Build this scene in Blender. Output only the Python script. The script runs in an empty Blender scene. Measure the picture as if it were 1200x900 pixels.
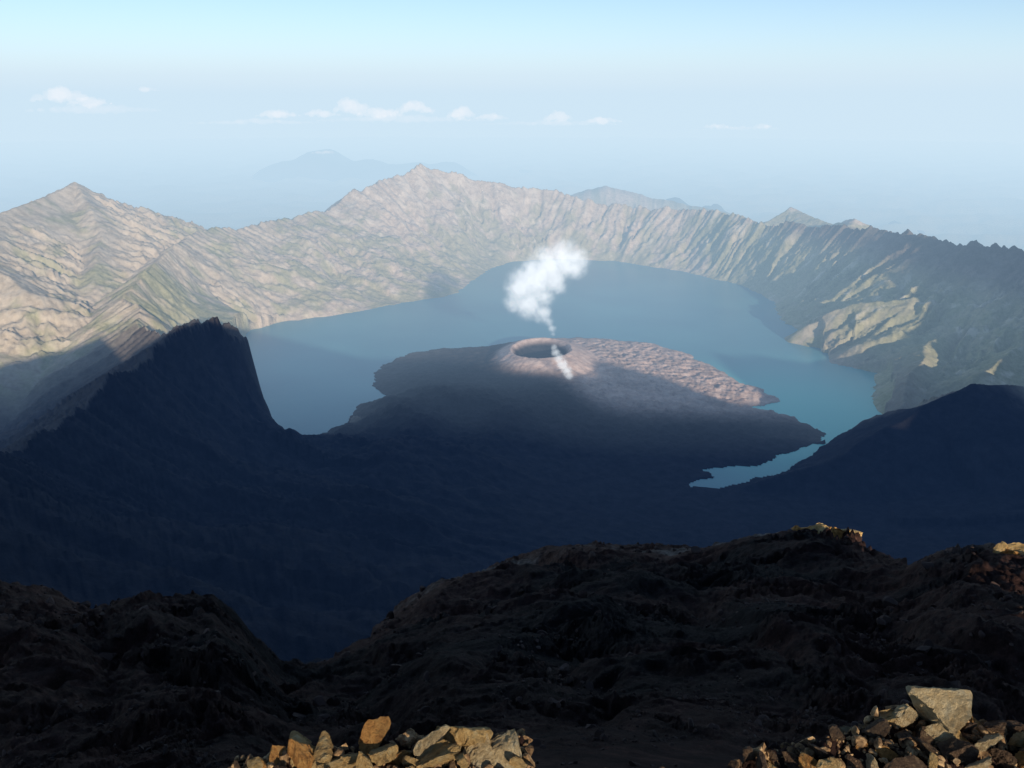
import bpy, math, random, bmesh
import numpy as np
from mathutils import Vector, Matrix
random.seed(7); rng=np.random.default_rng(11)
sc=bpy.context.scene
sc.view_settings.view_transform='Standard'
COL=sc.collection
F=1000.0; PT=math.radians(18.4); C=math.cos(PT); S=math.sin(PT)
LAKE=-1700.0; SEA=-3726.0
# ---- image helpers
def ray(a,b):
    u=450-b
    return (a-600.0, F*C+u*S, -F*S+u*C)
def at(a,b,D):
    r=ray(a,b); k=D/math.hypot(r[0],r[1]); return (r[0]*k,r[1]*k,r[2]*k)
def lv(a,b,z=LAKE):
    r=ray(a,b); k=z/r[2]; return (r[0]*k,r[1]*k,z)
# ---- noise
PERM=rng.permutation(256).astype(np.int32); PERM=np.concatenate([PERM,PERM])
GX=np.cos(np.arange(256)*2.399963).astype(np.float32); GY=np.sin(np.arange(256)*2.399963).astype(np.float32)
def pn(x,y,seed=0):
    xi=np.floor(x).astype(np.int32); yi=np.floor(y).astype(np.int32)
    xf=(x-xi).astype(np.float32); yf=(y-yi).astype(np.float32)
    u=xf*xf*xf*(xf*(xf*6-15)+10); v=yf*yf*yf*(yf*(yf*6-15)+10)
    xi=(xi+seed*17)&255; yi=(yi+seed*31)&255; x1=(xi+1)&255; y1=(yi+1)&255
    def g(a,b,fx,fy):
        h=PERM[PERM[a]+b]; return GX[h]*fx+GY[h]*fy
    n00=g(xi,yi,xf,yf); n10=g(x1,yi,xf-1,yf); n01=g(xi,y1,xf,yf-1); n11=g(x1,y1,xf-1,yf-1)
    a=n00+u*(n10-n00); b=n01+u*(n11-n01)
    return (a+v*(b-a))*1.5
def fbm(x,y,o=5,seed=0,g=0.5):
    s=0;a=1.0;t=0
    for i in range(o):
        s=s+a*pn(x,y,seed+i); t+=a; a*=g; x,y=x*1.62+y*1.22+5.3,y*1.62-x*1.22+1.7
    return s/t
def ridr(x,y,o=5,seed=0,g=0.5):
    s=0;a=1.0;t=0
    for i in range(o):
        s=s+a*(1-np.abs(pn(x,y,seed+i))*1.6); t+=a; a*=g; x,y=x*1.62+y*1.22+5.3,y*1.62-x*1.22+1.7
    return s/t
def sst(x,a,b):
    t=np.clip((x-a)/(b-a),0,1); return t*t*(3-2*t)
def near(x,y,P,closed=False):
    n=len(P); best=np.full(x.shape,1e18,np.float32); zz=np.zeros_like(best); qx=np.zeros_like(best); qy=np.zeros_like(best)
    ins=np.zeros(x.shape,bool)
    for i in range(n if closed else n-1):
        a=P[i]; b=P[(i+1)%n]; dx=b[0]-a[0]; dy=b[1]-a[1]; L=dx*dx+dy*dy+1e-9
        t=np.clip(((x-a[0])*dx+(y-a[1])*dy)/L,0,1)
        px=a[0]+t*dx; py=a[1]+t*dy; d=(x-px)**2+(y-py)**2
        m=d<best; best=np.where(m,d,best); zz=np.where(m,a[2]+t*(b[2]-a[2]),zz); qx=np.where(m,px,qx); qy=np.where(m,py,qy)
        if closed and abs(dy)>1e-9:
            c=((a[1]>y)!=(b[1]>y))&(x<a[0]+dx*(y-a[1])/dy); ins^=c
    return np.sqrt(best),zz,qx,qy,ins
# ---- landmarks
SHORE=[lv(*p) for p in [(345,520),(320,505),(298,475),(285,440),(275,410),(290,388),(330,377),(400,369),(460,357),(530,346),(555,328),(575,315),(600,307),(650,303),(720,306),(800,318),(870,335),(905,352),(915,375),(960,400),(972,425),(1040,440),(1045,470),(1033,500),(1000,525),(940,545),(880,562),(840,573),(805,568),(835,557),(825,550),(890,545),(925,530),(962,520),(966,507),(940,492),(905,482),(880,477),(915,470),(895,457),(870,450),(835,430),(805,415),(770,404),(730,399),(680,396),(620,398),(570,406),(520,408),(480,414),(445,430),(435,450),(455,465),(420,474),(405,497),(375,510),(352,519)]]
RIM=[(0,0,-2.45),(16,-1,-4.8),(30,-3,-13),(42,-3,-23),(100,-10,-34),(300,-20,-78),(563,-20,-150),(1050,-20,-275),(1700,0,-300),(1850,0,-350),(2150,0,-362),(2400,0,-350),(2560,0,-280),(2800,0,-385),(3000,0,-500),(3200,0,-520),(3420,0,-360),(3580,0,-250),(3850,100,-290),(4250,1400,-850),(4450,2000,-760),(4600,2450,-250),(4650,2800,-40),(4700,3400,-130),(4650,4100,-500),(4450,4800,-960),  # unseen crest and right peak heights shaped for the shadows they cast
 at(1200,294,7000),at(1150,287,7200),at(1100,281,7400),at(1060,273,7700),at(1020,269,8000),at(975,264,8300),at(900,260,8900),at(865,252,9200),at(830,243,9600),at(760,245,10000),at(700,237,10200),at(650,223,10400),at(600,219,10400),at(540,206,10300),at(495,194,10200),at(450,211,9900),at(410,226,9500),at(380,246,9200),at(300,265,8600),at(230,271,8000),at(190,300,6800),at(150,350,5600),at(165,384,5000),at(200,392,4550),at(240,373,4300),at(262,381,4280),at(280,402,4260),at(262,398,4160),
 at(240,377,4080),at(215,386,3980),at(190,398,3850),at(175,420,3700),at(150,436,3600),at(128,442,3450),at(100,474,3300),at(60,486,3100),at(30,522,2950),at(0,532,2800),at(-200,600,2200),(-1750,900,-600),(-1500,250,-400),(-1100,0,-250),(-800,0,-180),(-600,0,-110),(-440,0,-228),(-385,0,-170),(-300,0,-125),(-150,0,-55),(-40,0,-16)]  # last points: unseen left ridge, heights shaped for its shadow
LMT=[at(235,268,8300),at(190,263,8400),at(130,236,8300),at(88,213,8200),at(50,229,7900),at(0,250,7400),at(-80,262,7000),at(-250,300,6500)]
SPURS=[([at(1300,440,4900),at(1200,452,4600),at(1140,449,4400),at(1080,476,4300),at(1030,509,4100),at(960,546,3850),at(850,576,3700),at(790,602,3600)],.6),
 ([at(1130,335,6900),at(1060,350,6600),at(1000,355,6600),at(950,375,6500)],.6),
 ([at(1130,383,6300),at(1085,398,6000),at(1072,448,5200),at(1055,475,4950)],.55),
 ([at(1260,390,6100),at(1185,408,5700),at(1150,438,5300)],.55),
 ([at(680,224,13500),at(712,217,13500),at(760,230,13500),at(860,250,13500)],.45),
 ([at(900,258,10200),at(930,243,10300),at(975,262,9900),at(1000,256,9300),at(1030,270,9300)],.5),
 ([at(88,213,8200),at(120,270,7300),at(110,330,6500)],.5),
 ([at(0,250,7400),at(-20,300,6500),at(30,340,6000)],.5)]
CONE=lv(634,418,-1640); LAV=lv(790,440,-1680)
SIL=[(-60,690,28),(0,682,28),(60,692,28),(110,716,27),(160,704,26),(200,702,26),(245,694,26),(275,716,27),(300,740,28),(330,765,29),(370,772,31),(430,750,38),(480,710,50),(520,682,58),(580,660,62),(640,649,64),(700,640,66),(760,638,66),(830,635,64),(880,626,62),(950,619,60),(1000,632,56),(1040,650,50),(1062,666,42),(1100,654,40),(1160,648,40),(1200,657,38),(1270,690,36)]
SA=[];SD=[];SR=[]
for a,b,D in SIL:
    r=ray(a,b); SA.append(math.degrees(math.atan2(r[0],r[1]))); SD.append(math.degrees(math.atan2(-r[2],math.hypot(r[0],r[1])))); SR.append(D)
SA=[-50]+SA+[50]; SD=[47]+SD+[47]; SR=[28]+SR+[36]
def foreground(x,y):
    r=np.hypot(x,y)+1e-3; az=np.degrees(np.arctan2(x,y))
    w=az+fbm(np.log(r)*3,az*.1,3,40)*1.2
    ds=np.interp(w,SA,SD); Ds=np.interp(w,SA,SR)
    k=np.clip(np.log(np.maximum(r,3)/3)/np.log(Ds/3),0,1)**.85
    dep=np.radians(44+(ds-44)*k)
    rr=np.maximum(r,3)
    h=np.where(r<Ds,-rr*np.tan(dep),-Ds*np.tan(np.radians(ds))-(r-Ds)*1.3)
    u=np.log(rr)*3.4; v=np.radians(az)*3.4
    u=u+.3*fbm(u*1.3,v*1.3,3,66); v=v+.3*fbm(u*1.3,v*1.3,3,67)
    n=fbm(u*1.2+.8*v,v*1.5,3,60,.4)
    n2=fbm(u*14,v*14,5,75,.6)
    crag=.12+sst(fbm(u*1.6,v*1.6,4,78),.02,.24)+.35*sst(-az,14,20)+.3*sst(az,19,25)
    n3=ridr(u*8,v*8,4,79,.5)-.6
    fade=1-.65*sst(r/Ds,.55,1.0)
    h=h+rr*(.068*n*fade+.008*n2+.022*n3*crag)*sst(r,3.2,7)
    Rp=2.1+.70*sst(az,-26,-22)*(1-sst(az,.5,4))+.5*sst(az,6,11)+.35*sst(az,14,23)+.5*sst(az,23,31)
    pl=-2.36-.04*sst(r,2.0,2.6)+.06*fbm(x*1.6,y*1.6,5,90)+.09*fbm(x*6,y*6,6,95,.65)-1.25*np.maximum(0,r-Rp)
    return np.maximum(h,pl)
def height(x,y,want=False):
    x=x.astype(np.float32); y=y.astype(np.float32)
    r=np.hypot(x,y); m=sst(r,150,1500); az=np.degrees(np.arctan2(x,y))
    wx=x+m*(90*fbm(x/520,y/520,3,1,.45)); wy=y+m*(90*fbm(x/520,y/520,3,7,.45))
    sx=x+m*(60*fbm(x/150,y/150,5,13,.62)); sy=y+m*(60*fbm(x/150,y/150,5,19,.62))
    ds,_,_,_,inl=near(sx,sy,SHORE,True)
    dr,zr,qx,qy,inr=near(wx,wy,RIM,True)
    mr=m*sst(y,800,2500)
    zr=zr+mr*(42*fbm(qx/330,qy/330,4,23)+62*fbm(qx/110,qy/110,6,27,.7))*(1+.5*sst(x,500,2500)+.5*(y<4600))
    gx=qx+110*fbm(x/450,y/450,3,28,.45); gy=qy+110*fbm(x/450,y/450,3,29,.45)
    t=ds/(ds+dr+1)
    near_f=1-sst(y,3600,5200)
    penm=sst(dr,900,1700)*sst(x,-1500,-1000)*(1-sst(x,1900,2300))*(1-sst(y,5900,6300))
    p=1.08+.75*near_f; p=p+(1.95-p)*penm
    hin=LAKE+(zr-LAKE)*t**p
    g=ridr(gx/560+dr/2500,gy/560,4,31,.5)-.55
    g2=fbm(x/420,y/420,6,35,.55)*.9
    g3=ridr(gx/130+dr/1600,gy/130,4,37,.55)-.6
    g4=fbm(x/60,y/60,4,38,.6)
    side=sst(x,-1500,-200)
    patch=(.10+1.2*sst(fbm(x/600,y/600,4,32),-.15,.25))*(.3+.75*side)
    env=4*t*(1-t)*(1-.9*penm)
    amp=m*env*(1-.1*near_f)
    hin=hin+amp*(95*g+105*g2+90*g3*patch+16*g4)+m*6*g4*np.minimum(ds/200,1)
    hin=np.maximum(hin,LAKE+2+.05*ds)
    hout=SEA-60+(zr-SEA+60)*np.exp(-dr/4500)+m*(90*g2+30*g+6*g4)*sst(dr,0,900)*np.exp(-dr/9000)-500*sst(dr,9000,20000)
    h=np.where(inr,hin,hout)
    d,z,_,_,_=near(wx,wy,LMT)
    gn=fbm(x/1000,y/1000,5,41,.42)
    h=np.maximum(h,np.where(inl,-9999,z-1250*(1-np.exp(-d/2300))+(190*gn-30+6*g4)*sst(d,0,700)+8*fbm(x/120,y/120,4,3,.5)))
    for i,(P,sl) in enumerate(SPURS):
        d,z,_,_,_=near(wx,wy,P)
        k=.35 if i==0 else 1
        h=np.maximum(h,z-sl*d+ k*(60*gn+110*g3+34*g4)*sst(d,0,350)+18*k*fbm(x/80,y/80,4,47+i,.6))
    pen=(~inl)&inr
    wsh=np.minimum(ds/80,1)
    d=np.hypot(x-LAV[0],y-LAV[1]); add=12*np.exp(-(d/800)**2)
    cx=x+14*fbm(x/90,y/90,4,57); cy=y+14*fbm(x/90,y/90,4,58)
    d=np.hypot((cx-CONE[0]),(cy-CONE[1])*.62); dc=d
    cone=np.where(d<205,84-np.minimum((205-d)*1.0,72),np.maximum(0,84-(d-205)*.48))
    lava=np.exp(-(np.hypot(x-700,y-5200)/1300)**4)*sst(dc,230,480)
    add=(add+cone+lava*(30*ridr(x/80,y/80,6,59,.62)-6))*wsh
    h=np.where(pen,h+add*m,h)
    h=np.where(inl,LAKE-6-.3*np.minimum(ds,150),h)
    for P,sl in SPURS[:4]:
        d,z,_,_,_=near(wx,wy,P); h=np.maximum(h,np.where(inl,z-sl*1.3*d-30+(60*g3)*sst(d,0,300),-9999))
    fgm=r<400
    if fgm.any():
        hf=foreground(x[fgm],y[fgm]); hh=h[fgm].copy(); h=h.copy(); h[fgm]=np.maximum(hh,hf)
    if want: return h,dict(t=t,ds=ds,dr=dr,inr=inr,inl=inl,g3=g3,g4=g4,cone=dc,pen=pen,qx=gx,qy=gy)
    return h
AZ=np.radians(np.concatenate([np.arange(-38,38,.079),np.arange(38,322,1.3)])).astype(np.float64)
def colours(x,y,h,i):
    n=fbm(x/200,y/200,7,101,.6); n2=fbm(x/900,y/900,4,111)
    r=np.hypot(x,y)
    el=h-LAKE
    veg=sst(n+.6*n2-.0006*(el-420),-.15,.35)
    left=sst(-x,1300,2500)
    veg=np.clip(veg*.8+.2*left,0,1)
    veg=np.clip(veg+.8*sst(x,1800,2600)*(el<520),0,1)
    inp=i['pen']&(i['dr']>600)
    ring=np.exp(-((i['cone']-235)/75)**2)*1.2
    red=np.where(inp,np.clip(ring+sst(x+.3*(y-5000),150,500)*np.exp(-(np.hypot(x-900,y-5300)/1300)**6)*sst(y,4250,4750)*(.9+.5*n),0,1)*sst(i['cone'],160,200),0)
    lava_shade=np.where(inp,np.exp(-(np.hypot(x-400,y-4800)/1900)**6),0)
    dark=1-sst(r+150*n,4350,4800)  # shadow of the near basin put into the colour by distance
    dark=np.where((x<-600)&(~i['inr'])&(r>2500),.8*(1-sst(r+200*n,4900,5400)),dark)  # outer left land: shade painted a little weaker
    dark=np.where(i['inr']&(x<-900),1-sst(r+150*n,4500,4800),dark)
    lava_shade=np.maximum(lava_shade,dark)
    lava_shade=np.maximum(lava_shade,.7*sst(x,2000,2900)*sst(el,360,600)*(y<8500))  # shadow on the upper right wall darkened into the colour
    pale=.5*sst(fbm(x/160,y/110,6,121,.65)+.45*i['g3']+.0004*(el-400),.05,.4)
    return np.stack([veg*(1-lava_shade),red,pale*(1-lava_shade)*(1-.6*left),lava_shade],-1).astype(np.float32)
def sheet(name,R,mat,cap=False):
    rr,aa=np.meshgrid(R,AZ,indexing='ij'); x=(rr*np.sin(aa)).ravel(); y=(rr*np.cos(aa)).ravel()
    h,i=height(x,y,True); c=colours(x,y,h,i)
    nr,nc=rr.shape; co=np.stack([x,y,h],-1)
    a=(np.arange(nr-1)[:,None]*nc+np.arange(nc)[None,:]); b=(np.arange(nr-1)[:,None]*nc+(np.arange(nc)+1)%nc)
    q=np.stack([a,b,b+nc,a+nc],-1).reshape(-1,4)
    if cap:
        co=np.vstack([co,[[0,0,-2.36]]]); c=np.vstack([c,[[0,0,0,0]]])
    me=bpy.data.meshes.new(name); me.vertices.add(len(co)); me.vertices.foreach_set('co',co.astype(np.float32).ravel())
    nq=len(q); nt=nc if cap else 0
    idx=q[:, ::-1].ravel()
    if cap:
        k=np.arange(nc); tri=np.stack([(k+1)%nc,k,np.full(nc,len(co)-1)],-1); idx=np.concatenate([idx,tri.ravel()])
    me.loops.add(len(idx)); me.loops.foreach_set('vertex_index',idx.astype(np.int32))
    me.polygons.add(nq+nt)
    st=np.concatenate([np.arange(nq)*4,nq*4+np.arange(nt)*3]).astype(np.int32)
    me.polygons.foreach_set('loop_start',st)
    me.polygons.foreach_set('use_smooth',np.ones(nq+nt,bool))
    at_=me.attributes.new('zones','FLOAT_COLOR','POINT'); at_.data.foreach_set('color',c.ravel())
    me.update(calc_edges=True); me.validate()
    me.materials.append(mat)
    o=bpy.data.objects.new(name,me); COL.objects.link(o); return o
# ---- materials
def newmat(n):
    m=bpy.data.materials.new(n); m.use_nodes=True; nt=m.node_tree; nt.nodes.clear()
    out=nt.nodes.new('ShaderNodeOutputMaterial'); return m,nt,out
def noise(nt,scale,det=6,rough=.6,vec=None):
    n=nt.nodes.new('ShaderNodeTexNoise'); n.inputs['Scale'].default_value=scale; n.inputs['Detail'].default_value=det; n.inputs['Roughness'].default_value=rough
    if vec is not None: nt.links.new(vec,n.inputs['Vector'])
    return n.outputs['Fac']
def ramp(nt,fac,stops):
    r=nt.nodes.new('ShaderNodeValToRGB'); nt.links.new(fac,r.inputs['Fac']); e=r.color_ramp.elements
    while len(e)<len(stops): e.new(.5)
    for k,(p,c) in enumerate(stops): e[k].position=p; e[k].color=(*c,1) if len(c)==3 else c
    return r.outputs['Color']
def mix(nt,f,a,b,mode='MIX'):
    m=nt.nodes.new('ShaderNodeMix'); m.data_type='RGBA'; m.blend_type=mode
    for s,v in ((m.inputs['Factor'],f),(m.inputs['A'],a),(m.inputs['B'],b)):
        if hasattr(v,'is_linked'): nt.links.new(v,s)
        elif isinstance(v,(int,float)): s.default_value=v
        else: s.default_value=(*v,1)
    return m.outputs['Result']
def bump(nt,h,dist,strength=1):
    b=nt.nodes.new('ShaderNodeBump'); b.inputs['Distance'].default_value=dist; b.inputs['Strength'].default_value=strength; nt.links.new(h,b.inputs['Height']); return b.outputs['Normal']
def bsdf(nt,out,col,rough=.95,normal=None,spec=.15):
    p=nt.nodes.new('ShaderNodeBsdfPrincipled'); p.inputs['Roughness'].default_value=rough; p.inputs['Specular IOR Level'].default_value=spec
    if hasattr(col,'is_linked'): nt.links.new(col,p.inputs['Base Color'])
    else: p.inputs['Base Color'].default_value=(*col,1)
    if normal is not None: nt.links.new(normal,p.inputs['Normal'])
    nt.links.new(p.outputs[0],out.inputs['Surface']); return p
def pos(nt):
    return nt.nodes.new('ShaderNodeNewGeometry').outputs['Position']
MT,nt,out=newmat('caldera_rock_and_grass')
P=pos(nt)
at_=nt.nodes.new('ShaderNodeAttribute'); at_.attribute_name='zones'
sep=nt.nodes.new('ShaderNodeSeparateColor'); nt.links.new(at_.outputs['Color'],sep.inputs[0])
rock=ramp(nt,noise(nt,.02,10,.7,P),[(.3,(.33,.26,.20)),(.5,(.50,.405,.32)),(.7,(.62,.52,.42))])
veg=ramp(nt,noise(nt,.03,9,.72,P),[(.3,(.23,.22,.12)),(.6,(.37,.345,.215)),(.75,(.44,.395,.27))])
c=mix(nt,sep.outputs[0],rock,veg)
c=mix(nt,sep.outputs[2],c,(.76,.66,.55))
lava_shade_col=ramp(nt,noise(nt,.02,8,.7,P),[(.3,(.011,.012,.016)),(.7,(.036,.036,.043))])  # lava tone, also used for the painted basin and wall shade
c=mix(nt,at_.outputs['Alpha'],c,lava_shade_col)
redc=ramp(nt,noise(nt,.02,9,.75,P),[(.25,(.32,.22,.19)),(.5,(.56,.42,.365)),(.75,(.70,.56,.49))])
c=mix(nt,sep.outputs[1],c,redc)
bsdf(nt,out,c,.97,bump(nt,noise(nt,.05,11,.74,P),8,.75),.05)
MF,nt,out=newmat('summit_cinder_slope'); P=pos(nt)
c1=ramp(nt,noise(nt,.05,7,.6,P),[(.38,(.018,.014,.014)),(.47,(.072,.036,.028)),(.56,(.13,.070,.050)),(.62,(.24,.20,.165))])
c2=ramp(nt,noise(nt,2.2,12,.8,P),[(.38,(.3,.3,.3)),(.55,(1,1,1)),(.68,(2.0,1.95,1.9))])
bsdf(nt,out,mix(nt,1.0,c1,c2,'MULTIPLY'),.95,bump(nt,noise(nt,5,12,.85,P),.22,1),.1)
# ---- terrain sheets
Rn=np.concatenate([np.linspace(.8,2,8,endpoint=False),np.geomspace(2,250,780)])
Rf=np.concatenate([np.geomspace(250,2600,150,endpoint=False),np.geomspace(2600,4200,110,endpoint=False),np.arange(4200,11200,12.),np.geomspace(11200,60000,110)])
near_ground=sheet('ground',Rn,MF,True); near_ground['kind']='structure'; near_ground['label']='dark reddish volcanic cinder slope falling from the summit'; near_ground['category']='ground'
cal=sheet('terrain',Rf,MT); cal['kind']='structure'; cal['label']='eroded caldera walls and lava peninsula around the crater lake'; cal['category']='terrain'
# ---- lake, sea
def disc(name,pts,z,mat):
    me=bpy.data.meshes.new(name); me.from_pydata([(p[0],p[1],z) for p in pts],[],[list(range(len(pts)))]); me.materials.append(mat)
    o=bpy.data.objects.new(name,me); COL.objects.link(o); return o
ML,nt,out=newmat('crater_lake_water'); P=pos(nt)
cc=ramp(nt,noise(nt,.0011,4,.5,P),[(.35,(.075,.21,.26)),(.65,(.10,.265,.30))])
sx_=nt.nodes.new('ShaderNodeVectorMath'); sx_.operation='DISTANCE'; nt.links.new(P,sx_.inputs[0]); sx_.inputs[1].default_value=(1750,4500,LAKE)
mr=nt.nodes.new('ShaderNodeMapRange'); mr.interpolation_type='SMOOTHSTEP'; nt.links.new(sx_.outputs['Value'],mr.inputs['Value']); mr.inputs['From Min'].default_value=1500; mr.inputs['From Max'].default_value=200
cc=mix(nt,mr.outputs[0],cc,(.13,.50,.45))
bsdf(nt,out,cc,.3,bump(nt,noise(nt,.05,6,.6,P),1.2,.5),.28)
xs=[p[0] for p in SHORE]; ys=[p[1] for p in SHORE]
x0,x1,y0,y1=min(xs)-120,max(xs)+120,min(ys)-120,max(ys)+120
lake=disc('lake',[(x0,y0),(x1,y0),(x1,y1),(x0,y1)],LAKE,ML)
lake['kind']='structure'; lake['label']='calm teal crater lake curving around the lava peninsula'; lake['category']='lake'
MS,nt,out=newmat('sea_water'); P=pos(nt)
bsdf(nt,out,ramp(nt,noise(nt,.00008,5,.5,P),[(.4,(.03,.10,.16)),(.6,(.05,.13,.19))]),.8,None,.1)
sea=disc('sea',[(125000*math.cos(a*math.pi/60),125000*math.sin(a*math.pi/60)) for a in range(120)],SEA,MS)
sea['kind']='structure'; sea['label']='hazy blue sea beyond the island coast'; sea['category']='sea'
def hills(name,cx,cy,w,d,hh,seed,label):
    nx,ny=110,50; X,Y=np.meshgrid(np.linspace(-1,1,nx),np.linspace(-1,1,ny)); x=X.ravel(); y=Y.ravel()
    e=np.clip(1-(x*x+y*y),0,1)
    z=hh*e**1.2*(.7+.55*fbm(x*2.0+seed,y*1.2,5,seed,.45))
    co=np.stack([cx+x*w,cy+y*d,SEA-30+z],-1)
    f=[(j*nx+i,j*nx+i+1,(j+1)*nx+i+1,(j+1)*nx+i) for j in range(ny-1) for i in range(nx-1)]
    me=bpy.data.meshes.new(name); me.from_pydata(co.tolist(),[],f); me.materials.append(MH)
    me.polygons.foreach_set('use_smooth',np.ones(len(f),bool))
    o=bpy.data.objects.new(name,me); COL.objects.link(o); o['kind']='structure'; o['label']=label; o['category']='hills'
MH,nt,out=newmat('distant_forest_hills'); bsdf(nt,out,ramp(nt,noise(nt,.0006,6,.6,pos(nt)),[(.35,(.05,.07,.05)),(.65,(.09,.11,.08))]),.95)
a=at(430,205,29000); hills('hills',a[0],a[1],7500,4000,2500,3,'low forested hills across the strait seen through haze')
a=at(640,215,32000); hills('hills',a[0],a[1],9000,5000,1700,9,'low coastal hills fading into haze')
a=at(830,222,17500); hills('hills',a[0],a[1],4200,2600,2250,15,'low coastal hills fading into haze')
a=at(1040,250,18500); hills('hills',a[0],a[1],4500,2600,1900,21,'low coastal hills fading into haze')
# ---- haze (absorbing air volume; its glow stands in for scattered sunlight)
def box(name,x0,x1,y0,y1,z0,z1,mat):
    v=[(x,y,z) for z in (z0,z1) for x,y in ((x0,y0),(x1,y0),(x1,y1),(x0,y1))]
    f=[(3,2,1,0),(4,5,6,7),(0,1,5,4),(1,2,6,5),(2,3,7,6),(3,0,4,7)]
    me=bpy.data.meshes.new(name); me.from_pydata(v,[],f); me.materials.append(mat)
    o=bpy.data.objects.new(name,me); COL.objects.link(o); return o
def hazemat(name,mfp,Lc):
    m,nt,out=newmat(name); s=[1/k for k in mfp]; mx=max(s)
    ab=nt.nodes.new('ShaderNodeVolumeAbsorption'); ab.inputs['Density'].default_value=mx; ab.inputs['Color'].default_value=tuple(1-k/mx for k in s)+(1,)
    e=[k*l for k,l in zip(s,Lc)]; me_=max(e)
    em=nt.nodes.new('ShaderNodeEmission'); em.inputs['Strength'].default_value=me_; em.inputs['Color'].default_value=tuple(k/me_ for k in e)+(1,)
    ad=nt.nodes.new('ShaderNodeAddShader'); nt.links.new(ab.outputs[0],ad.inputs[0]); nt.links.new(em.outputs[0],ad.inputs[1]); nt.links.new(ad.outputs[0],out.inputs['Volume'])
    return m
hz=box('sky_haze',-135000,135000,3900,135000,SEA-100,500,hazemat('air_haze',(17500,14500,12300),(.62,.79,.92)))
hz['kind']='structure'; hz['label']='thick pale blue haze over the island and sea'; hz['category']='haze'
hz=box('sky_haze',-136000,136000,4700,136000,SEA-120,3600,hazemat('upper_air_haze',(90000,75000,62000),(.67,.82,.94)))
hz['kind']='structure'; hz['label']='thin pale haze layer above the sea'; hz['category']='haze'
hz=box('sky_haze',-6000,6000,900,3898,SEA-90,-250,hazemat('added_basin_glow',(200000,120000,75000),(.3,.48,.8)))  # added blue glow that tints the shaded basin
hz['kind']='structure'; hz['label']='added faint blue glow tinting the shaded basin'; hz['category']='haze'
# ---- rocks
def rockmesh(name,seed,sub,mat,np_=8,lo=.2,hi=.62,amp=.15,asp=(1.35,.7,1.1)):
    bm=bmesh.new(); bmesh.ops.create_icosphere(bm,subdivisions=sub,radius=1); co=np.array([v.co[:] for v in bm.verts]); r=np.random.default_rng(seed)
    for k in range(np_):
        n=r.normal(size=3); n/=np.linalg.norm(n); o=r.uniform(lo,hi); d=co@n-o; m=d>0; co[m]-=np.outer(d[m],n)
    co+=(np.stack([fbm(co[:,0]*2.5+seed,co[:,1]*2.5+co[:,2]*2,6,seed+k,.7) for k in range(3)],-1))*amp
    co*=np.array([asp[0],r.uniform(asp[1],asp[2]),r.uniform(asp[1],asp[2])])
    for v,p in zip(bm.verts,co): v.co=p
    me=bpy.data.meshes.new(name); bm.to_mesh(me); bm.free(); me.materials.append(mat); return me
def rockmat(n,a,b,c_):
    m,nt,out=newmat(n); tc=nt.nodes.new('ShaderNodeTexCoord').outputs['Object']
    bsdf(nt,out,ramp(nt,noise(nt,2.2,9,.75,tc),[(.32,a),(.52,b),(.7,c_)]),.9,bump(nt,noise(nt,5,11,.8,tc),.35,1),.2); return m
MR=[rockmat('tan_lava_rock',(.42,.22,.07),(.88,.56,.22),(.93,.72,.38)),rockmat('orange_lava_rock',(.30,.11,.03),(.78,.38,.11),(.86,.54,.2)),rockmat('grey_lava_rock',(.44,.27,.12),(.90,.66,.35),(.94,.79,.52)),rockmat('dark_lava_rock',(.05,.03,.02),(.20,.12,.07),(.42,.28,.15))]
RM=[[rockmesh('rock_mesh',s+10*k,4,MR[k]) for s in range(7)] for k in range(4)]
BIG=rockmesh('boulder_mesh',78,5,MR[2],12,.38,.60,.10,(1.4,1.0,1.1))
LAB=['tan angular volcanic rock in the sun on the ledge','orange-brown volcanic rock in the sun on the ledge','pale weathered volcanic rock in the sun on the ledge','dark brown rough volcanic rock on the ledge']
items=[]
G1='rocks along the crest ledge'; G2='boulders on the lower spur'
for a,b,px,k in [(300,890,22,0),(322,878,26,1),(345,862,34,0),(352,882,42,1),(376,872,28,0),(398,886,34,0),(412,872,22,0),(434,858,40,1),(442,880,36,0),(464,874,22,1),(470,893,30,0),(490,882,26,0),(506,870,36,2),(522,882,42,0),(542,860,52,0),(558,878,46,2),(577,872,28,0),(590,882,42,2),(604,896,20,0),(330,897,24,3),(380,899,24,1),(636,890,28,2),(420,898,26,0),(545,898,26,0),(500,899,24,1),(278,894,20,3),(455,864,15,2),(332,868,16,0),(266,897,16,3),(310,898,18,1),(365,862,14,0),(530,858,16,2),(478,866,14,0),(560,862,14,2)]:
    items.append((a,b,-2.33,px*random.uniform(.85,1.15),k,G1,None))
for a,b,px,k in [(1100,830,58,2),(1000,834,24,2),(1045,840,28,0),(1022,856,22,3),(1064,864,26,3),(1134,852,24,3),(1085,876,32,3),(1040,882,22,1),(1000,884,24,3),(1120,884,34,3),(1155,872,24,2),(1180,885,32,3),(960,880,24,3),(930,889,22,3),(975,897,28,0),(1060,898,28,3),(1150,899,28,2),(892,895,20,3),(1195,866,24,0),(1012,872,16,1),(1066,842,24,2),(985,862,20,3),(1205,890,28,1),(1170,852,20,3),(1215,876,26,2),(945,897,22,1),(912,898,18,0),(1190,846,18,3),(1142,840,24,1),(1100,858,24,2),(1130,866,16,0),(1020,892,18,2),(1095,896,20,0),(860,894,18,3),(820,897,20,3),(780,899,16,3),(875,884,14,3),(905,880,16,3),(840,886,12,0),(800,892,12,2),(1080,856,20,3),(1120,860,20,0)]:
    big=px==58
    items.append((a,b,-2.36 if not big else -2.34,px*(random.uniform(.85,1.15) if not big else 1),k,G1,'large pale tan angular boulder on the crest ledge' if big else None))
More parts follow.
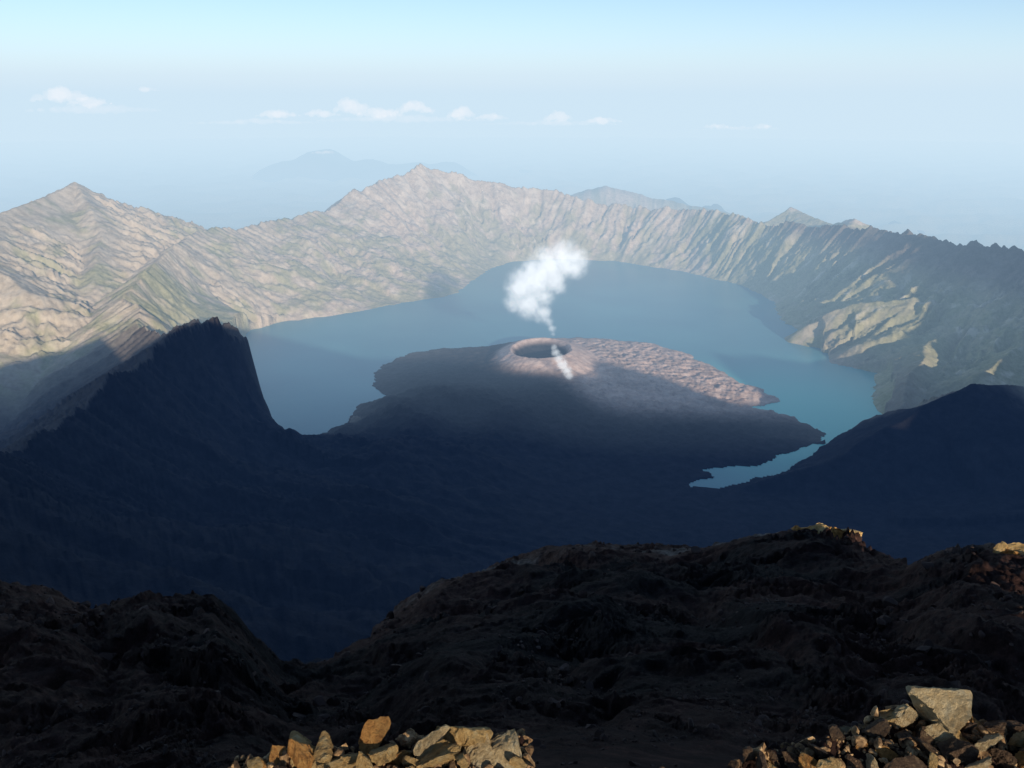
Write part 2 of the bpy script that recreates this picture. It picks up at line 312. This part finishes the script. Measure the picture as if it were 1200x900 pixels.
for a,b,px,k in [(945,624,26,1),(958,623,26,0),(972,625,32,0),(985,627,28,1),(998,632,24,0),(1010,639,22,1),(1020,644,24,1),(934,622,18,1),(965,630,16,1),(980,634,16,0),(1032,650,18,0)]:
    items.append((a,b,None,px,k,G2,'reddish sunlit boulder on the crest of the spur'))
for a,b,px,k in [(1182,660,30,0),(1196,668,36,1),(1168,653,22,0),(1199,686,28,0),(1186,650,18,1)]:
    items.append((a,b,None,px,k,G2,'tan sunlit boulder on the crest of the spur'))
pp=[]
for a,b,z,px,k,g,l in items:
    pp.append(lv(a,b,z) if z else at(a,b,57 if a<1100 else 37))
HH=height(np.array([p[0] for p in pp]),np.array([p[1] for p in pp]))
for (a,b,z,px,k,g,l),p,gh in zip(items,pp,HH):
    D=math.hypot(*p); s=px*D/1000/2*1.2
    big=bool(l and l.startswith('large'))
    o=bpy.data.objects.new('rock',BIG if big else random.choice(RM[k])); COL.objects.link(o)
    zz=max(min(p[2],gh+s*(.6 if z else .85)),gh+s*.05)
    if big: zz=gh+s*.3
    o.location=(p[0],p[1],zz); o.scale=(s,s*random.uniform(.8,1.1),s*random.uniform(.85,1.15)) if z else (s,s,s*.8)
    o.rotation_euler=(.1,.15,.3) if big else (random.uniform(-.8,.8),random.uniform(-.8,.8),random.uniform(0,6.28))
    o['label']=l or LAB[k]; o['category']='rock'; o['group']=g
# scree and ledge gravel: one mesh each
bm=bmesh.new(); bmesh.ops.create_icosphere(bm,subdivisions=2,radius=1); bv=np.array([v.co[:] for v in bm.verts]); bf=np.array([[v.index for v in f.verts] for f in bm.faces]); bm.free()
def pebbles(name,X,Y,sz,mat,label):
    H=height(X,Y); V=[];Fc=[];cnt=0
    for i in range(len(X)):
        c=bv.copy()
        for k in range(7):
            n=rng.normal(size=3); n/=np.linalg.norm(n); d=c@n-rng.uniform(.3,.7); m=d>0; c[m]-=np.outer(d[m],n)
        c=c*sz[i]*rng.uniform(.6,1.25,3)+np.array([X[i],Y[i],H[i]+sz[i]*.1]); V.append(c); Fc.append(bf+cnt); cnt+=len(bv)
    me=bpy.data.meshes.new(name); me.from_pydata(np.vstack(V).tolist(),[],np.vstack(Fc).tolist()); me.materials.append(mat)
    o=bpy.data.objects.new(name,me); COL.objects.link(o); o['kind']='stuff'; o['label']=label; o['category']=name
MC,nt,out=newmat('dark_scree'); bsdf(nt,out,ramp(nt,noise(nt,.8,8,.7,pos(nt)),[(.35,(.024,.017,.015)),(.6,(.085,.052,.040)),(.75,(.17,.13,.105))]),.9)
N=8000; R=np.exp(rng.uniform(math.log(3.6),math.log(75),N)); A=np.radians(rng.uniform(-37,37,N))
kp=fbm(np.log(R)*3,A*4,3,130)>.0; R=R[kp]; A=A[kp]
pebbles('scree',R*np.sin(A),R*np.cos(A),R*rng.choice([.002,.0032,.005,.010],p=[.45,.35,.16,.04],size=len(R)),MC,'loose dark volcanic stones scattered over the cinder slope')
MG,nt,out=newmat('tan_gravel'); bsdf(nt,out,ramp(nt,noise(nt,14,6,.75,pos(nt)),[(.38,(.04,.023,.014)),(.52,(.24,.14,.065)),(.66,(.66,.44,.22))]),.9)
N=5000; sel=rng.random(N)<.38; R=np.where(sel,rng.uniform(2.3,2.9,N),rng.uniform(2.3,3.6,N)); A=np.radians(np.where(sel,rng.uniform(-25,3,N),rng.uniform(6,38,N)))
pebbles('gravel',R*np.sin(A),R*np.cos(A),rng.choice([.009,.018,.032],p=[.5,.33,.17],size=N),MG,'brown and tan volcanic gravel covering the crest ledge')
# ---- steam and clouds (volumes in closed meshes)
def volmat(n,dens,scol,em,ecol,blobs=None,nscale=.01,step=None,amt=1.5,fmax=1.0):
    m,nt,out=newmat(n)
    if blobs:
        s=nt.nodes.new('ShaderNodeVolumeScatter'); s.inputs['Color'].default_value=(*scol,1)
    else:
        s=nt.nodes.new('ShaderNodeVolumeAbsorption'); s.inputs['Color'].default_value=(0,0,0,1)
    s.inputs['Density'].default_value=dens
    e=nt.nodes.new('ShaderNodeEmission'); e.inputs['Color'].default_value=(*ecol,1); e.inputs['Strength'].default_value=em*dens  # glow stands in for sunlight scattered inside steam and clouds
    if blobs:
        P=pos(nt)
        def M(op,a,b=None):
            q=nt.nodes.new('ShaderNodeMath'); q.operation=op
            for k,v in enumerate((a,b)):
                if v is None: continue
                if hasattr(v,'is_linked'): nt.links.new(v,q.inputs[k])
                else: q.inputs[k].default_value=v
            return q.outputs[0]
        acc=None
        for p,r,_ in blobs:
            v=nt.nodes.new('ShaderNodeVectorMath'); v.operation='DISTANCE'; nt.links.new(P,v.inputs[0]); v.inputs[1].default_value=p
            f=M('SUBTRACT',1.0,M('DIVIDE',v.outputs['Value'],r*1.15)); acc=f if acc is None else M('MAXIMUM',acc,f)
        nn=M('MULTIPLY',M('SUBTRACT',noise(nt,nscale,8,.75,P),.5),amt)
        f=M('ADD',acc,nn)
        mr=nt.nodes.new('ShaderNodeMapRange'); mr.interpolation_type='SMOOTHSTEP'; nt.links.new(f,mr.inputs['Value']); mr.inputs['From Min'].default_value=.0; mr.inputs['From Max'].default_value=fmax
        edge=M('MULTIPLY',mr.outputs[0],M('MINIMUM',1.0,M('MAXIMUM',0.0,M('MULTIPLY',acc,3.0))))
        nt.links.new(M('MULTIPLY',edge,dens),s.inputs['Density']); nt.links.new(M('MULTIPLY',edge,dens*em),e.inputs['Strength'])
        if step: m.cycles.volume_step_rate=step
    ad=nt.nodes.new('ShaderNodeAddShader'); nt.links.new(s.outputs[0],ad.inputs[0]); nt.links.new(e.outputs[0],ad.inputs[1]); nt.links.new(ad.outputs[0],out.inputs['Volume'])
    return m
def puff(name,blobs,vox,disp,dscale,mat,label,cat,grp=None):
    bm=bmesh.new(); c0=Vector(blobs[0][0])
    for p,r,sq in blobs:
        bmesh.ops.create_icosphere(bm,subdivisions=3,radius=1,matrix=Matrix.Translation(Vector(p)-c0)@Matrix.Diagonal((r*1.15,r*1.15,r*sq*1.15,1)))
    me=bpy.data.meshes.new(name); bm.to_mesh(me); bm.free(); me.materials.append(mat)
    o=bpy.data.objects.new(name,me); o.location=c0; COL.objects.link(o)
    md=o.modifiers.new('merge','REMESH'); md.mode='VOXEL'; md.voxel_size=vox
    if disp:
        t=bpy.data.textures.new(name+'_t','CLOUDS'); t.noise_scale=dscale; t.noise_depth=4
        d=o.modifiers.new('billow','DISPLACE'); d.texture=t; d.strength=disp; d.mid_level=.5; d.texture_coords='LOCAL'
    o['label']=label; o['category']=cat
    if grp: o['group']=grp
    return o
D=5450
bl=[]
for a,b,r in [(648,392,4),(647,385,6),(643,377,8),(635,367,13),(619,356,20),(604,353,16),(614,338,24),(629,325,27),(643,312,27),(661,304,25),(674,303,18),(650,328,18),(636,346,16),(676,315,15)]:
    p=at(a,b,D); q=r*5.7; bl.append(((p[0],p[1]+random.uniform(-.4,.4)*q,p[2]),q,1.0))
puff('smoke_plume',bl,14,0,90,volmat('white_steam',.012,(.9,.9,.9),.58,(.90,.95,1),bl,.015,.4,2.5,1.15),'white steam plume drifting up from the volcanic cone','smoke plume')
bl=[]
for a,b,r in [(667,442,7),(664,436,9),(659,429,9),(655,422,8),(651,415,7),(649,409,5)]:
    p=at(a,b,4900); q=r*4.6; bl.append(((p[0],p[1],p[2]+10),q,1.0))
puff('smoke_plume',bl,7,0,40,volmat('thin_steam',.020,(.9,.95,1),.65,(.85,.94,1),bl,.045,.5,2.3,1.1),'thin wisp of steam rising from the dark lava flank','smoke plume')
MCl=volmat('cumulus',.0011,(1,.98,.95),2.2,(1,.84,.72))
MCs=volmat('haze_cloud',.00045,(1,.98,.95),2.2,(1,.85,.74))
for a,b,w,hh in [(72,110,32,13),(104,118,26,8),(172,104,14,5),(325,132,26,8),(375,132,26,7),(412,122,20,14),(445,130,28,10),(487,124,22,13),(541,129,14,13),(575,136,24,6),(654,134,15,11),(705,140,28,6),(840,147,22,5),(895,147,14,5),(380,178,18,4),(110,126,85,9),(300,142,90,6),(470,138,110,8),(650,143,95,6),(870,150,70,4)]:
    D=25000; bl=[]; strk=w>60
    if strk: D=26500
    n=max(6,int(w/hh*5))
    for k in range(n):
        u=-1+2*k/(n-1); q=D/1000*hh*(.22+.7*(1-abs(u))*random.uniform(.35,1)+.1)*.8; p=at(a+u*w*.9,b+hh*.4-random.random()*hh*.7*(1-abs(u)),D)
        q=max(q,D/1000*w/n*1.1)
        bl.append(((p[0],p[1]+random.uniform(-200,200),p[2]),q,.6 if strk else .75))
    puff('cloud',bl,max(45,hh*D/1000*.09),hh*D/1000*(.5 if strk else .75),hh*D/1000*.35,MCs if strk else MCl,'thin peach tinted cloud streak above the sea haze' if strk else 'small pinkish white cumulus cloud above the sea haze','cloud','clouds along the horizon')
# ---- light
L=Vector((-360,973.6,-242)).normalized()
sd=bpy.data.lights.new('sun','SUN'); sd.energy=5.0; sd.angle=math.radians(.5); sd.color=(1,.90,.75)
so=bpy.data.objects.new('sun',sd); so.rotation_euler=L.to_track_quat('-Z','Y').to_euler(); so.location=(0,-50,200); COL.objects.link(so)
w=bpy.data.worlds.new('World'); sc.world=w; w.use_nodes=True; nt=w.node_tree; bg=nt.nodes['Background']
sk=nt.nodes.new('ShaderNodeTexSky'); sk.sky_type='NISHITA'; sk.sun_disc=False; sk.sun_elevation=math.radians(13.1); sk.sun_rotation=math.radians(159.7); sk.altitude=3000
sk.air_density=1.0; sk.dust_density=.8; sk.ozone_density=2.2
nt.links.new(sk.outputs[0],bg.inputs['Color']); bg.inputs['Strength'].default_value=.145
# ---- camera
cd=bpy.data.cameras.new('camera'); cd.sensor_width=36; cd.lens=30; cd.clip_start=.1; cd.clip_end=400000
co=bpy.data.objects.new('camera',cd); co.rotation_euler=(math.radians(90-18.4),0,0); COL.objects.link(co); sc.camera=co
